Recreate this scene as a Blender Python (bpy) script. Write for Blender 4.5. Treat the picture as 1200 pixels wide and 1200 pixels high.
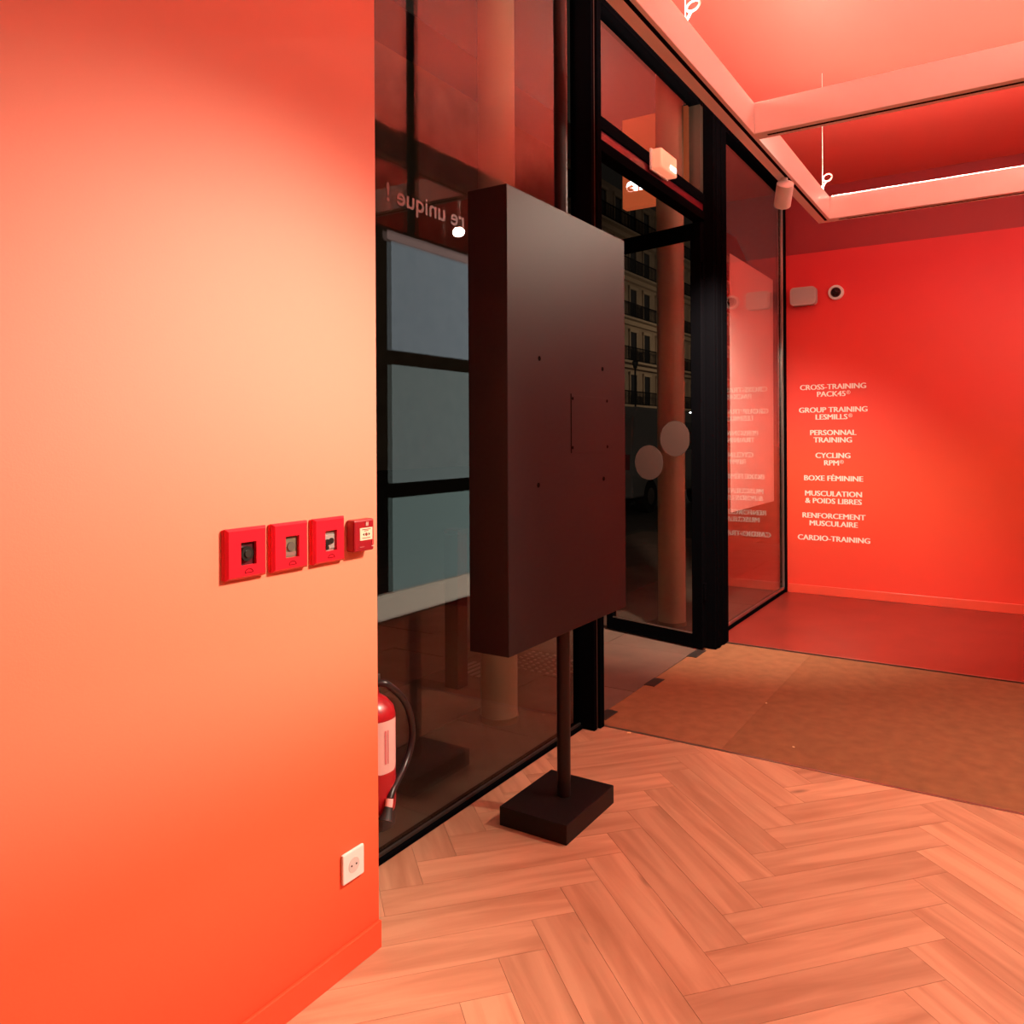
import bpy, bmesh, math, random
from mathutils import Vector, Matrix
random.seed(7)
for o in list(bpy.data.objects): bpy.data.objects.remove(o)
S = bpy.context.scene
COL = S.collection

# ------------------------------------------------------------------ camera
H, FPX, HY, ROLL = 1.5, 930.0, 512.0, math.radians(0.3)
YAW = math.atan(595 / FPX)
FW = Vector((math.cos(YAW), math.sin(YAW), 0)); RT = Vector((math.sin(YAW), -math.cos(YAW), 0)); UP = Vector((0, 0, 1))
cr, sr = math.cos(ROLL), math.sin(ROLL)
cam = bpy.data.cameras.new('camera'); cam_o = bpy.data.objects.new('camera', cam); COL.objects.link(cam_o)
cam.sensor_width = 36; cam.lens = FPX / 1200 * 36; cam.shift_y = -(600 - HY) / 1200; cam.clip_end = 300; cam.clip_start = 0.05
cx, cy, cz = RT * cr - UP * sr, RT * sr + UP * cr, -FW
cam_o.matrix_world = Matrix(((cx.x, cy.x, cz.x, 0), (cx.y, cy.y, cz.y, 0), (cx.z, cy.z, cz.z, H), (0, 0, 0, 1)))
S.camera = cam_o
CP = Vector((0, 0, H))
def ray(x, y):
    u, v = x - 600, HY - y
    return FW * FPX + RT * (cr * u + sr * v) + UP * (-sr * u + cr * v)
def onz(x, y, h=0): d = ray(x, y); return CP + d * ((h - H) / d.z)      # pixel -> point on a level plane
def ony(x, y, Y): d = ray(x, y); return CP + d * (Y / d.y)              # pixel -> point on a facade-parallel plane
def onx(x, y, X): d = ray(x, y); return CP + d * (X / d.x)              # pixel -> point on a plane across the room

# ------------------------------------------------------------------ world, exposure
w = bpy.data.worlds.new('night_sky'); S.world = w; w.use_nodes = True
w.node_tree.nodes['Background'].inputs[0].default_value = (1.0, 0.78, 0.6, 1)
w.node_tree.nodes['Background'].inputs[1].default_value = 0.018
S.view_settings.view_transform = 'Standard'; S.view_settings.look = 'None'
S.view_settings.exposure = 0.5; S.view_settings.gamma = 1.0; S.view_settings.use_curve_mapping = False

WARM = (1.0, 0.80, 0.62)

# ------------------------------------------------------------------ materials
MATS = {}
def mat(name, col, rough=0.5, metal=0.0, spec=0.5, emit=None, es=0.0, noise=0.0, nscale=8.0, bump=0.0, bscale=200.0, coat=0.0):
    if name in MATS: return MATS[name]
    m = bpy.data.materials.new(name); m.use_nodes = True; MATS[name] = m
    nt = m.node_tree; b = nt.nodes['Principled BSDF']
    b.inputs['Base Color'].default_value = (*col, 1); b.inputs['Roughness'].default_value = rough
    b.inputs['Metallic'].default_value = metal; b.inputs['Specular IOR Level'].default_value = spec
    b.inputs['Coat Weight'].default_value = coat
    if emit: b.inputs['Emission Color'].default_value = (*emit, 1); b.inputs['Emission Strength'].default_value = es
    tc = nt.nodes.new('ShaderNodeTexCoord')
    if noise:
        n = nt.nodes.new('ShaderNodeTexNoise'); n.inputs['Scale'].default_value = nscale; n.inputs['Detail'].default_value = 5
        nt.links.new(tc.outputs['Object'], n.inputs['Vector'])
        r = nt.nodes.new('ShaderNodeValToRGB')
        r.color_ramp.elements[0].position = 0.3; r.color_ramp.elements[1].position = 0.7
        r.color_ramp.elements[0].color = (*[max(0, c * (1 - noise)) for c in col], 1)
        r.color_ramp.elements[1].color = (*[min(1, c * (1 + noise)) for c in col], 1)
        nt.links.new(n.outputs['Fac'], r.inputs['Fac']); nt.links.new(r.outputs['Color'], b.inputs['Base Color'])
    if bump:
        n2 = nt.nodes.new('ShaderNodeTexNoise'); n2.inputs['Scale'].default_value = bscale; n2.inputs['Detail'].default_value = 3
        nt.links.new(tc.outputs['Object'], n2.inputs['Vector'])
        bp = nt.nodes.new('ShaderNodeBump'); bp.inputs['Strength'].default_value = bump; bp.inputs['Distance'].default_value = 0.005
        nt.links.new(n2.outputs['Fac'], bp.inputs['Height']); nt.links.new(bp.outputs['Normal'], b.inputs['Normal'])
    return m

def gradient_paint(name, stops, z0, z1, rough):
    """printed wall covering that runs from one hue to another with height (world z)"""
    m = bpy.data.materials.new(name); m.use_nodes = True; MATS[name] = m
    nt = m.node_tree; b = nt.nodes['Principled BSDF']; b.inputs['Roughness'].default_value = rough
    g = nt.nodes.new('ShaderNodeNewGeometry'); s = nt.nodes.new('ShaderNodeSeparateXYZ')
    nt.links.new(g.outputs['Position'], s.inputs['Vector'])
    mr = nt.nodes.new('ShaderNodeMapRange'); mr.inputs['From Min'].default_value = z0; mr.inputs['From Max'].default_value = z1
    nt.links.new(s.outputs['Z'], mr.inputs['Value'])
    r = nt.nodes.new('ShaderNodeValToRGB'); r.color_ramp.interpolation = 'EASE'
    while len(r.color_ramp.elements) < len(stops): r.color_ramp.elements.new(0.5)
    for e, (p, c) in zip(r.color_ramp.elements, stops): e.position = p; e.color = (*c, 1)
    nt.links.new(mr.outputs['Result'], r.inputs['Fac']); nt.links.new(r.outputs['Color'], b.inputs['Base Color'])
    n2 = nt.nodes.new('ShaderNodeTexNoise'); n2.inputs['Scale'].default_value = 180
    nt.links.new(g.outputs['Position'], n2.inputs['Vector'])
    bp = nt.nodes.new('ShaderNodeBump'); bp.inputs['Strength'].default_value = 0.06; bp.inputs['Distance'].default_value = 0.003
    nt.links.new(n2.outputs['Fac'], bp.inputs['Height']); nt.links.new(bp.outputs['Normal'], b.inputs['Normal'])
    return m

def glass_mat(name, tint):
    m = bpy.data.materials.new(name); m.use_nodes = True; MATS[name] = m
    nt = m.node_tree; nt.nodes.clear(); N = nt.nodes.new; L = nt.links.new
    out = N('ShaderNodeOutputMaterial'); mix = N('ShaderNodeMixShader'); tr = N('ShaderNodeBsdfTransparent'); gl = N('ShaderNodeBsdfGlossy')
    tr.inputs['Color'].default_value = (*tint, 1); gl.inputs['Roughness'].default_value = 0.0; gl.inputs['Color'].default_value = (1, 1, 1, 1)
    g = N('ShaderNodeNewGeometry'); d = N('ShaderNodeVectorMath'); d.operation = 'DOT_PRODUCT'
    L(g.outputs['Normal'], d.inputs[0]); L(g.outputs['Incoming'], d.inputs[1])
    a = N('ShaderNodeMath'); a.operation = 'ABSOLUTE'; L(d.outputs['Value'], a.inputs[0])
    s = N('ShaderNodeMath'); s.operation = 'SUBTRACT'; s.inputs[0].default_value = 1.0; L(a.outputs[0], s.inputs[1])
    p = N('ShaderNodeMath'); p.operation = 'POWER'; p.inputs[1].default_value = 5.0; L(s.outputs[0], p.inputs[0])
    q = N('ShaderNodeMath'); q.operation = 'MULTIPLY_ADD'; q.inputs[1].default_value = 0.955; q.inputs[2].default_value = 0.045; L(p.outputs[0], q.inputs[0])
    L(q.outputs[0], mix.inputs['Fac']); L(tr.outputs[0], mix.inputs[1]); L(gl.outputs[0], mix.inputs[2]); L(mix.outputs[0], out.inputs['Surface'])
    return m

def wood_mat(name, lo, hi, rough):
    m = bpy.data.materials.new(name); m.use_nodes = True; MATS[name] = m
    nt = m.node_tree; b = nt.nodes['Principled BSDF']; N = nt.nodes.new; L = nt.links.new
    b.inputs['Roughness'].default_value = rough
    tc = N('ShaderNodeTexCoord'); oi = N('ShaderNodeObjectInfo')
    mp = N('ShaderNodeMapping'); mp.inputs['Scale'].default_value = (1.6, 16, 16)
    add = N('ShaderNodeVectorMath'); add.operation = 'ADD'; cmb = N('ShaderNodeCombineXYZ')
    mu = N('ShaderNodeMath'); mu.operation = 'MULTIPLY'; mu.inputs[1].default_value = 37.0
    L(oi.outputs['Random'], mu.inputs[0]); L(mu.outputs[0], cmb.inputs['X']); L(mu.outputs[0], cmb.inputs['Y'])
    L(tc.outputs['Object'], mp.inputs['Vector']); L(mp.outputs[0], add.inputs[0]); L(cmb.outputs[0], add.inputs[1])
    n = N('ShaderNodeTexNoise'); n.inputs['Scale'].default_value = 1.0; n.inputs['Detail'].default_value = 6; n.inputs['Distortion'].default_value = 0.6
    L(add.outputs[0], n.inputs['Vector'])
    r = N('ShaderNodeValToRGB'); r.color_ramp.elements[0].position = 0.28; r.color_ramp.elements[1].position = 0.62
    r.color_ramp.elements[0].color = (*lo, 1); r.color_ramp.elements[1].color = (*hi, 1)
    L(n.outputs['Fac'], r.inputs['Fac'])
    # knots
    mp2 = N('ShaderNodeMapping'); mp2.inputs['Scale'].default_value = (2.2, 7, 7); ad2 = N('ShaderNodeVectorMath'); ad2.operation = 'ADD'
    L(tc.outputs['Object'], mp2.inputs['Vector']); L(mp2.outputs[0], ad2.inputs[0]); L(cmb.outputs[0], ad2.inputs[1])
    v = N('ShaderNodeTexVoronoi'); v.inputs['Scale'].default_value = 0.9; L(ad2.outputs[0], v.inputs['Vector'])
    kr = N('ShaderNodeValToRGB'); kr.color_ramp.elements[0].position = 0.03; kr.color_ramp.elements[1].position = 0.12
    kr.color_ramp.elements[0].color = (0.25, 0.25, 0.25, 1); kr.color_ramp.elements[1].color = (1, 1, 1, 1)
    L(v.outputs['Distance'], kr.inputs['Fac'])
    mx = N('ShaderNodeMix'); mx.data_type = 'RGBA'; mx.blend_type = 'MULTIPLY'; mx.inputs['Factor'].default_value = 0.8
    L(r.outputs['Color'], mx.inputs[6]); L(kr.outputs['Color'], mx.inputs[7])
    # per plank tone
    mr = N('ShaderNodeMapRange'); mr.inputs['To Min'].default_value = 0.86; mr.inputs['To Max'].default_value = 1.1; L(oi.outputs['Random'], mr.inputs['Value'])
    hs = N('ShaderNodeHueSaturation'); L(mr.outputs[0], hs.inputs['Value']); L(mx.outputs[2], hs.inputs['Color']); L(hs.outputs['Color'], b.inputs['Base Color'])
    bp = N('ShaderNodeBump'); bp.inputs['Strength'].default_value = 0.08; bp.inputs['Distance'].default_value = 0.002
    L(n.outputs['Fac'], bp.inputs['Height']); L(bp.outputs['Normal'], b.inputs['Normal'])
    return m

M_black = mat('black_aluminium', (0.003, 0.003, 0.004), 0.75, spec=0.0)
M_black2 = mat('black_seal', (0.004, 0.004, 0.004), 0.7, spec=0.2)
M_totem = mat('black_powder_coat', (0.014, 0.009, 0.010), 0.46, spec=0.3, bump=0.02, bscale=600)
M_dark = mat('dark_hole', (0.002, 0.002, 0.002), 0.9, spec=0.05)
M_white = mat('white_plastic', (0.82, 0.80, 0.76), 0.4)
M_lum = mat('white_metal', (0.86, 0.83, 0.80), 0.35)
M_glass = glass_mat('clear_glass', (0.93, 0.935, 0.93))
M_tint = glass_mat('tinted_glass', (0.76, 0.76, 0.74))
M_redplastic = mat('red_plastic', (0.75, 0.012, 0.03), 0.35)
M_darkred = mat('dark_red_plastic', (0.30, 0.008, 0.016), 0.38)
M_wood = wood_mat('oak_planks', (0.42, 0.215, 0.12), (0.62, 0.36, 0.22), 0.42)
M_redpaint = mat('red_paint', (0.74, 0.045, 0.035), 0.55, bump=0.04)
M_ceil = mat('red_ceiling_paint', (0.84, 0.11, 0.085), 0.45)
M_redfloor = mat('red_floor', (0.25, 0.03, 0.02), 0.36, noise=0.12, nscale=3, bump=0.05)
M_metal = mat('brushed_metal', (0.42, 0.36, 0.33), 0.28, metal=0.9)
M_steel = mat('dark_steel', (0.07, 0.06, 0.055), 0.5, metal=0.6)
M_text = mat('cream_vinyl', (0.92, 0.86, 0.78), 0.6)

# ------------------------------------------------------------------ helpers
def props(o, label=None, cat=None, group=None, kind=None):
    if label: o['label'] = label
    if cat: o['category'] = cat
    if group: o['group'] = group
    if kind: o['kind'] = kind
    return o
LOC = {}
def wloc(o): return LOC.get(o.name, Vector((0, 0, 0)))
def link(name, me, m, parent=None, loc=(0, 0, 0), smooth=False):
    o = bpy.data.objects.new(name, me); COL.objects.link(o)
    if m is not None and not me.materials: me.materials.append(m)
    o.location = loc; LOC[o.name] = Vector(loc)
    if parent is not None:
        o.parent = parent; o.location = Vector(loc) - wloc(parent)
    if smooth:
        for p in me.polygons: p.use_smooth = True
    return o
def thing(name, loc, label, cat, group=None, kind=None):
    o = bpy.data.objects.new(name, None); COL.objects.link(o); o.empty_display_size = 0.05
    o.location = loc; LOC[o.name] = Vector(loc)
    return props(o, label, cat, group, kind)
def from_bm(name, bm, m, parent=None, smooth=False, auto=None):
    bmesh.ops.recalc_face_normals(bm, faces=bm.faces)
    c = Vector((0, 0, 0))
    for v in bm.verts: c += v.co
    c /= max(1, len(bm.verts))
    for v in bm.verts: v.co -= c
    me = bpy.data.meshes.new(name); bm.to_mesh(me); bm.free()
    o = link(name, me, m, parent, c, smooth)
    if auto is not None:
        me.set_sharp_from_angle(angle=math.radians(auto))
    return o
def add_box(bm, x, y, z, bev=0.0, M=None):
    vs = [bm.verts.new((X, Y, Z)) for X in x for Y in y for Z in z]
    q = [(0, 1, 3, 2), (4, 6, 7, 5), (0, 4, 5, 1), (2, 3, 7, 6), (0, 2, 6, 4), (1, 5, 7, 3)]
    fs = [bm.faces.new([vs[i] for i in f]) for f in q]
    if bev:
        es = list({e for f in fs for e in f.edges})
        r = bmesh.ops.bevel(bm, geom=es, offset=bev, segments=2, profile=0.5, affect='EDGES')
        vs = list({v for f in r['faces'] for v in f.verts} | {v for v in vs if v.is_valid})
    if M is not None:
        for v in vs:
            if v.is_valid: v.co = M @ v.co
def box(name, x, y, z, m, parent=None, bev=0.0, M=None):
    bm = bmesh.new(); add_box(bm, sorted(x), sorted(y), sorted(z), bev)
    if M is not None: bmesh.ops.transform(bm, matrix=M, verts=bm.verts)
    return from_bm(name, bm, m, parent)
def add_tube(bm, pts, r, n=12, cap=True, radii=None):
    pts = [Vector(p) for p in pts]; rings = []
    ref = None
    for i, p in enumerate(pts):
        t = (pts[min(i + 1, len(pts) - 1)] - pts[max(i - 1, 0)]).normalized()
        if ref is None:
            ref = Vector((0, 0, 1)) if abs(t.z) < 0.9 else Vector((1, 0, 0))
        a = t.cross(ref).normalized(); b = a.cross(t).normalized(); ref = b
        rr = radii[i] if radii else r
        rings.append([bm.verts.new(p + (a * math.cos(2 * math.pi * k / n) + b * math.sin(2 * math.pi * k / n)) * rr) for k in range(n)])
    for A, B in zip(rings, rings[1:]):
        for k in range(n): bm.faces.new((A[k], A[(k + 1) % n], B[(k + 1) % n], B[k]))
    if cap: bm.faces.new(rings[0][::-1]); bm.faces.new(rings[-1])
def tube(name, pts, r, m, parent=None, n=16, radii=None, cap=True, auto=40):
    bm = bmesh.new(); add_tube(bm, pts, r, n, cap, radii); return from_bm(name, bm, m, parent, True, auto)
def prism(name, poly, axis, a, b, m, parent=None, bev=0.0):
    """poly: list of 2d points; extruded along axis ('x','y','z') from a to b"""
    def P(p, t): return {'x': (t, p[0], p[1]), 'y': (p[0], t, p[1]), 'z': (p[0], p[1], t)}[axis]
    bm = bmesh.new()
    A = [bm.verts.new(P(p, a)) for p in poly]; B = [bm.verts.new(P(p, b)) for p in poly]
    bm.faces.new(A[::-1]); bm.faces.new(B)
    n = len(poly)
    for i in range(n): bm.faces.new((A[i], A[(i + 1) % n], B[(i + 1) % n], B[i]))
    if bev: bmesh.ops.bevel(bm, geom=list(bm.edges), offset=bev, segments=2, profile=0.5, affect='EDGES')
    return from_bm(name, bm, m, parent)
def frame(name, x, z, y, wdt, m, parent):
    """rectangular ring in an x-z plane"""
    bm = bmesh.new()
    add_box(bm, (x[0], x[0] + wdt), y, z); add_box(bm, (x[1] - wdt, x[1]), y, z)
    add_box(bm, (x[0] + wdt, x[1] - wdt), y, (z[0], z[0] + wdt)); add_box(bm, (x[0] + wdt, x[1] - wdt), y, (z[1] - wdt, z[1]))
    return from_bm(name, bm, m, parent)
def text(name, s, size, M, m, parent, offset=0.0, align='CENTER', extrude=0.0006, xs=1.0, bold=0.0):
    cu = bpy.data.curves.new(name, 'FONT'); cu.body = s; cu.size = size; cu.align_x = align; cu.offset = offset; cu.extrude = extrude
    cu.resolution_u = 3
    t = bpy.data.objects.new(name, cu); COL.objects.link(t)
    me = bpy.data.meshes.new_from_object(t.evaluated_get(bpy.context.evaluated_depsgraph_get()))
    bpy.data.objects.remove(t); bpy.data.curves.remove(cu)
    bm = bmesh.new(); bm.from_mesh(me); bpy.data.meshes.remove(me)
    if bold:
        g = list(bm.verts) + list(bm.edges) + list(bm.faces)
        for dx, dz in ((bold, 0.00005), (-bold, -0.00005)):
            r = bmesh.ops.duplicate(bm, geom=g)
            bmesh.ops.translate(bm, verts=[e for e in r['geom'] if isinstance(e, bmesh.types.BMVert)], vec=(dx, 0, dz))
    bmesh.ops.transform(bm, matrix=M @ Matrix.Diagonal((xs, 1, 1, 1)), verts=bm.verts)
    return from_bm(name, bm, m, parent)
def axes(o, X, Y, Z):
    return Matrix(((X[0], Y[0], Z[0], o[0]), (X[1], Y[1], Z[1], o[1]), (X[2], Y[2], Z[2], o[2]), (0, 0, 0, 1)))
def disc(name, c, nrm, r, th, m, parent, n=32):
    c = Vector(c); nrm = Vector(nrm).normalized()
    return tube(name, [c, c + nrm * th], r, m, parent, n)
def lamp(name, kind, loc, aim, energy, col=WARM, size=0.05, spot=60, blend=0.6, parent=None):
    l = bpy.data.lights.new(name, kind); l.energy = energy; l.color = col
    if kind == 'SPOT': l.spot_size = math.radians(spot); l.spot_blend = blend; l.shadow_soft_size = size
    elif kind == 'POINT': l.shadow_soft_size = size
    else: l.shape = 'DISK'; l.size = size
    o = bpy.data.objects.new(name, l); COL.objects.link(o); o.location = loc
    if aim is not None: o.rotation_euler = (Vector(aim) - Vector(loc)).to_track_quat('-Z', 'Y').to_euler()
    if parent is not None: o.parent = parent; o.location = Vector(loc) - wloc(parent)
    return o

# ------------------------------------------------------------------ room shell
G = 1.905            # inner face of the shop front glazing
WY = 1.60            # face of the near left wall
WX = ony(441.5, 600, WY).x
XB, YB, ZC = -2.6, -3.6, 3.87
T1, T2, XF = 3.715, 5.69, 7.85
def struct(o): o['kind'] = 'structure'; return o

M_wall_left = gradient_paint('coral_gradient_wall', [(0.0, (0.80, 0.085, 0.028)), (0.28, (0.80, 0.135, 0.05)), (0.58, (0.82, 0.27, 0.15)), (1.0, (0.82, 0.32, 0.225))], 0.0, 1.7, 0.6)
M_wall_far = gradient_paint('red_gradient_wall', [(0.0, (0.80, 0.055, 0.03)), (0.35, (0.82, 0.085, 0.03)), (0.62, (0.82, 0.055, 0.035)), (1.0, (0.76, 0.028, 0.035))], 0.0, 3.2, 0.55)
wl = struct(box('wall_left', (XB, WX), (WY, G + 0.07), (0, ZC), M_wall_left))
props(wl, 'coral wall fading to orange at the foot, carrying red alarm boxes', 'wall')
wf = struct(box('wall_far', (XF, XF + 0.3), (YB, G + 0.05), (0, 3.225), M_wall_far))
props(wf, 'bright red wall with cream list of gym classes', 'wall')
struct(props(box('wall_upper', (XF + 0.12, XF + 0.3), (YB, G + 0.05), (3.225, ZC), mat('deep_red_upper', (0.42, 0.025, 0.032), 0.5)), 'dark red wall recess above the lettered red wall', 'wall'))  # upper part coloured a darker red than the wall below
struct(props(box('wall_right', (XB, XF + 0.3), (YB - 0.15, YB), (0, ZC), M_redpaint), 'plain red wall across the room from the glazing', 'wall'))
struct(props(box('wall_back', (XB - 0.15, XB), (YB, G + 0.07), (0, ZC), M_redpaint), 'plain red wall behind the entrance area', 'wall'))
struct(props(box('ceiling', (XB - 0.15, XF + 0.3), (YB - 0.15, G + 0.09), (ZC, ZC + 0.15), M_ceil), 'red painted ceiling over the entrance', 'ceiling'))
struct(props(box('wall_front', (XB, XF + 0.3), (G - 0.02, G + 0.09), (ZC + 0.15, 7.0), mat('grey_fascia', (0.08, 0.07, 0.065), 0.6)), 'dark fascia above the shop front outside', 'wall'))
struct(props(box('baseboard_far', (XF - 0.014, XF), (YB, G - 0.03), (0, 0.082), mat('red_skirting', (0.80, 0.09, 0.05), 0.3), None, 0.003), 'low red skirting board under the lettered wall', 'baseboard'))
struct(props(box('baseboard_left', (XB, WX), (WY - 0.012, WY), (0, 0.08), mat('orange_skirting', (0.80, 0.085, 0.028), 0.4), None, 0.003), 'low orange skirting board under the coral wall', 'baseboard'))

# floor: herringbone oak planks on a dark screed, clipped at the metal strip
floor = struct(props(box('floor', (XB, T1), (YB, G + 0.01), (-0.08, -0.014), mat('screed', (0.12, 0.07, 0.04), 0.9)), 'herringbone oak floor in warm light', 'floor'))
LX, LY = (XB, T1 - 0.004), (YB, G - 0.005)
def clip(poly):
    for ax, lim, sg in ((0, LX[0], 1), (0, LX[1], -1), (1, LY[0], 1), (1, LY[1], -1)):
        out = []
        for i in range(len(poly)):
            p, q = poly[i], poly[(i + 1) % len(poly)]
            a, b = (p[ax] - lim) * sg, (q[ax] - lim) * sg
            if a >= 0: out.append(p)
            if a * b < 0:
                t = a / (a - b); out.append((p[0] + (q[0] - p[0]) * t, p[1] + (q[1] - p[1]) * t))
        poly = out
        if len(poly) < 3: return []
    return poly
PW, PK = 0.145, 5; PL = PW * PK; GAP = 0.0006
ROT = math.radians(-41.5); ca, sa = math.cos(ROT), math.sin(ROT)
ox, oy = 2.96, 0.72
stuff_bm = bmesh.new(); full = {}
def plank_mesh(poly, c, ang):
    bm = bmesh.new(); co, si = math.cos(-ang), math.sin(-ang)
    def L(p): dx, dy = p[0] - c[0], p[1] - c[1]; return (dx * co - dy * si, dx * si + dy * co)
    A = [bm.verts.new((*L(p), -0.012)) for p in poly]; B = [bm.verts.new((*L(p), 0.0)) for p in poly]
    bm.faces.new(B); n = len(poly)
    for i in range(n): bm.faces.new((A[i], A[(i + 1) % n], B[(i + 1) % n], B[i]))
    bmesh.ops.recalc_face_normals(bm, faces=bm.faces)
    me = bpy.data.meshes.new('plank'); bm.to_mesh(me); bm.free(); me.materials.append(M_wood); return me
def area(p): return abs(sum(p[i][0] * p[(i + 1) % len(p)][1] - p[(i + 1) % len(p)][0] * p[i][1] for i in range(len(p)))) / 2
nplank = 0
for i in range(-60, 60):
    for j in range(-60, 60):
        # classic herringbone lattice: step (1,1) along the zigzag, (K,-K) across
        bx, by = i + j * PK, i - j * PK
        for kind in (0, 1):
            r = (bx, by, PK, 1) if kind == 0 else (bx, by + 1, 1, PK)
            x0, y0, x1, y1 = r[0] * PW + GAP, r[1] * PW + GAP, (r[0] + r[2]) * PW - GAP, (r[1] + r[3]) * PW - GAP
            q = [(x0, y0), (x1, y0), (x1, y1), (x0, y1)]
            wq = [(ox + a * ca - b * sa, oy + a * sa + b * ca) for a, b in q]
            if max(p[0] for p in wq) < LX[0] or min(p[0] for p in wq) > LX[1] or max(p[1] for p in wq) < LY[0] or min(p[1] for p in wq) > LY[1]: continue
            cp = clip(wq)
            if len(cp) < 3 or area(cp) < 1e-4: continue
            c = (sum(p[0] for p in wq) / 4, sum(p[1] for p in wq) / 4); ang = ROT if kind == 0 else ROT + math.pi / 2
            cc = (sum(p[0] for p in cp) / len(cp), sum(p[1] for p in cp) / len(cp))
            if max(p[0] for p in cp) > 0.5 and max(p[1] for p in cp) > -0.9:
                whole = area(cp) > PW * PL * 0.985 * 0.97 and len(cp) == 4
                if whole:
                    if kind not in full: full[kind] = plank_mesh(wq, c, ang)
                    me = full[kind]
                else: me = plank_mesh(cp, c, ang)
                o = link('plank', me, None, floor, (c[0], c[1], 0)); o.rotation_euler.z = ang; nplank += 1
            else:
                A = [stuff_bm.verts.new((*p, 0.0)) for p in cp]; f = stuff_bm.faces.new(A)
                if f.normal.z < 0: f.normal_flip()
so = from_bm('planks_beyond', stuff_bm, M_wood, floor); so['kind'] = 'stuff'
print('planks', nplank)

# mats and red floor
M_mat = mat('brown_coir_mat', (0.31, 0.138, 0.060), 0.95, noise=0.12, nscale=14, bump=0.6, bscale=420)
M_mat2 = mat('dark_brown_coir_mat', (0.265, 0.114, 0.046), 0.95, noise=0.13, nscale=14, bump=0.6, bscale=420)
tone_edge = 0.5 * (onz(856, 867).y + onz(944, 773).y)  # the mat changes to the darker brown along this line
struct(props(box('floor_subbase', (T1, XF + 0.3), (YB, G + 0.01), (-0.08, -0.012), mat('screed2', (0.05, 0.03, 0.02), 0.9)), 'screed under the entrance mat and red floor', 'floor'))
props(box('entrance_mat', (T1 + 0.012, T2 - 0.02), (tone_edge + 0.0004, G + 0.006), (-0.012, -0.001), M_mat), 'lighter brown part of the coir mat beside the glass door', 'mat')
props(box('entrance_mat', (T1 + 0.012, T2 - 0.02), (YB + 0.2, tone_edge - 0.0004), (-0.012, -0.001), M_mat2), 'darker brown part of the coir mat away from the door', 'mat')
struct(props(box('floor_red', (T2 + 0.012, XF), (YB, G), (-0.012, 0.0), M_redfloor), 'smooth red floor under the lettered wall', 'floor'))
struct(props(box('trim_1', (T1 - 0.003, T1 + 0.012), (YB, G - 0.07), (-0.012, 0.002), M_metal), 'thin metal strip between oak planks and mat', 'trim'))
t2 = struct(props(thing('trim_2', (T2, 0, 0), None, None), 'metal strip between mat and red floor', 'trim'))
box('metal_strip', (T2 - 0.004, T2 + 0.012), (YB, G - 0.02), (-0.012, 0.004), M_metal, t2)
box('shadow_gap', (T2 - 0.022, T2 - 0.004), (YB, G - 0.02), (-0.012, -0.006), M_black2, t2)

# ------------------------------------------------------------------ shop front
XM0, XM1 = 3.62, 3.715        # mullion left of the doorway
XP0, XP1 = 5.45, 5.72         # broad post right of the doorway
ZH0, ZH1 = 3.02, 3.205        # door header
w1 = struct(props(thing('window_1', (2.7, G, 0), None, None), 'tall fixed shop window behind the black totem', 'window'))
box('pane', (WX + 0.004, XM0 + 0.01), (G + 0.01, G + 0.022), (0.03, ZC - 0.03), M_tint, w1)
b1 = box('sill_profile', (WX, XM0), (G - 0.012, G + 0.05), (0, 0.020), M_black, w1, 0.003)
box('seal', (WX, XM0), (G - 0.0, G + 0.01), (0.020, 0.030), M_steel, w1)
box('head_profile', (WX, XM0), (G - 0.012, G + 0.05), (ZC - 0.04, ZC), M_black, w1)
w2 = struct(props(thing('window_2', (6.7, G, 0), None, None), 'tall fixed window reflecting the red lettered wall', 'window'))
box('pane', (XP1 - 0.01, XF - 0.03), (G + 0.01, G + 0.022), (0.03, ZC - 0.03), M_glass, w2)
box('sill_profile', (XP1, XF - 0.03), (G - 0.012, G + 0.05), (0, 0.030), M_black, w2, 0.003)
box('glazing_bead', (XP1, XF - 0.03), (G - 0.004, G + 0.01), (0.030, 0.05), M_metal, w2)
box('head_profile', (XP1, XF - 0.03), (G - 0.03, G + 0.05), (ZC - 0.05, ZC), M_black, w2)
box('mullion', (XF - 0.05, XF - 0.001), (G - 0.02, G + 0.05), (0, ZC), M_black, w2, 0.003)
box('glazing_bead', (XF - 0.056, XF - 0.05), (G - 0.004, G + 0.01), (0.05, ZC - 0.05), M_metal, w2)
w3 = struct(props(thing('window_3', (4.6, G, ZH1), None, None), 'transom glass above the door header', 'window'))
box('pane', (XM1 - 0.01, XP0 + 0.01), (G + 0.01, G + 0.022), (ZH1 - 0.02, ZC - 0.03), M_glass, w3)
box('head_profile', (XM1, XP0), (G - 0.03, G + 0.05), (ZC - 0.05, ZC), M_black, w3)
box('mullion', (XP0 - 0.06, XP0 + 0.005), (G - 0.03, G + 0.05), (ZH1, ZC), mat('bronze_profile', (0.10, 0.075, 0.055), 0.4, metal=0.3), w3)

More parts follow.
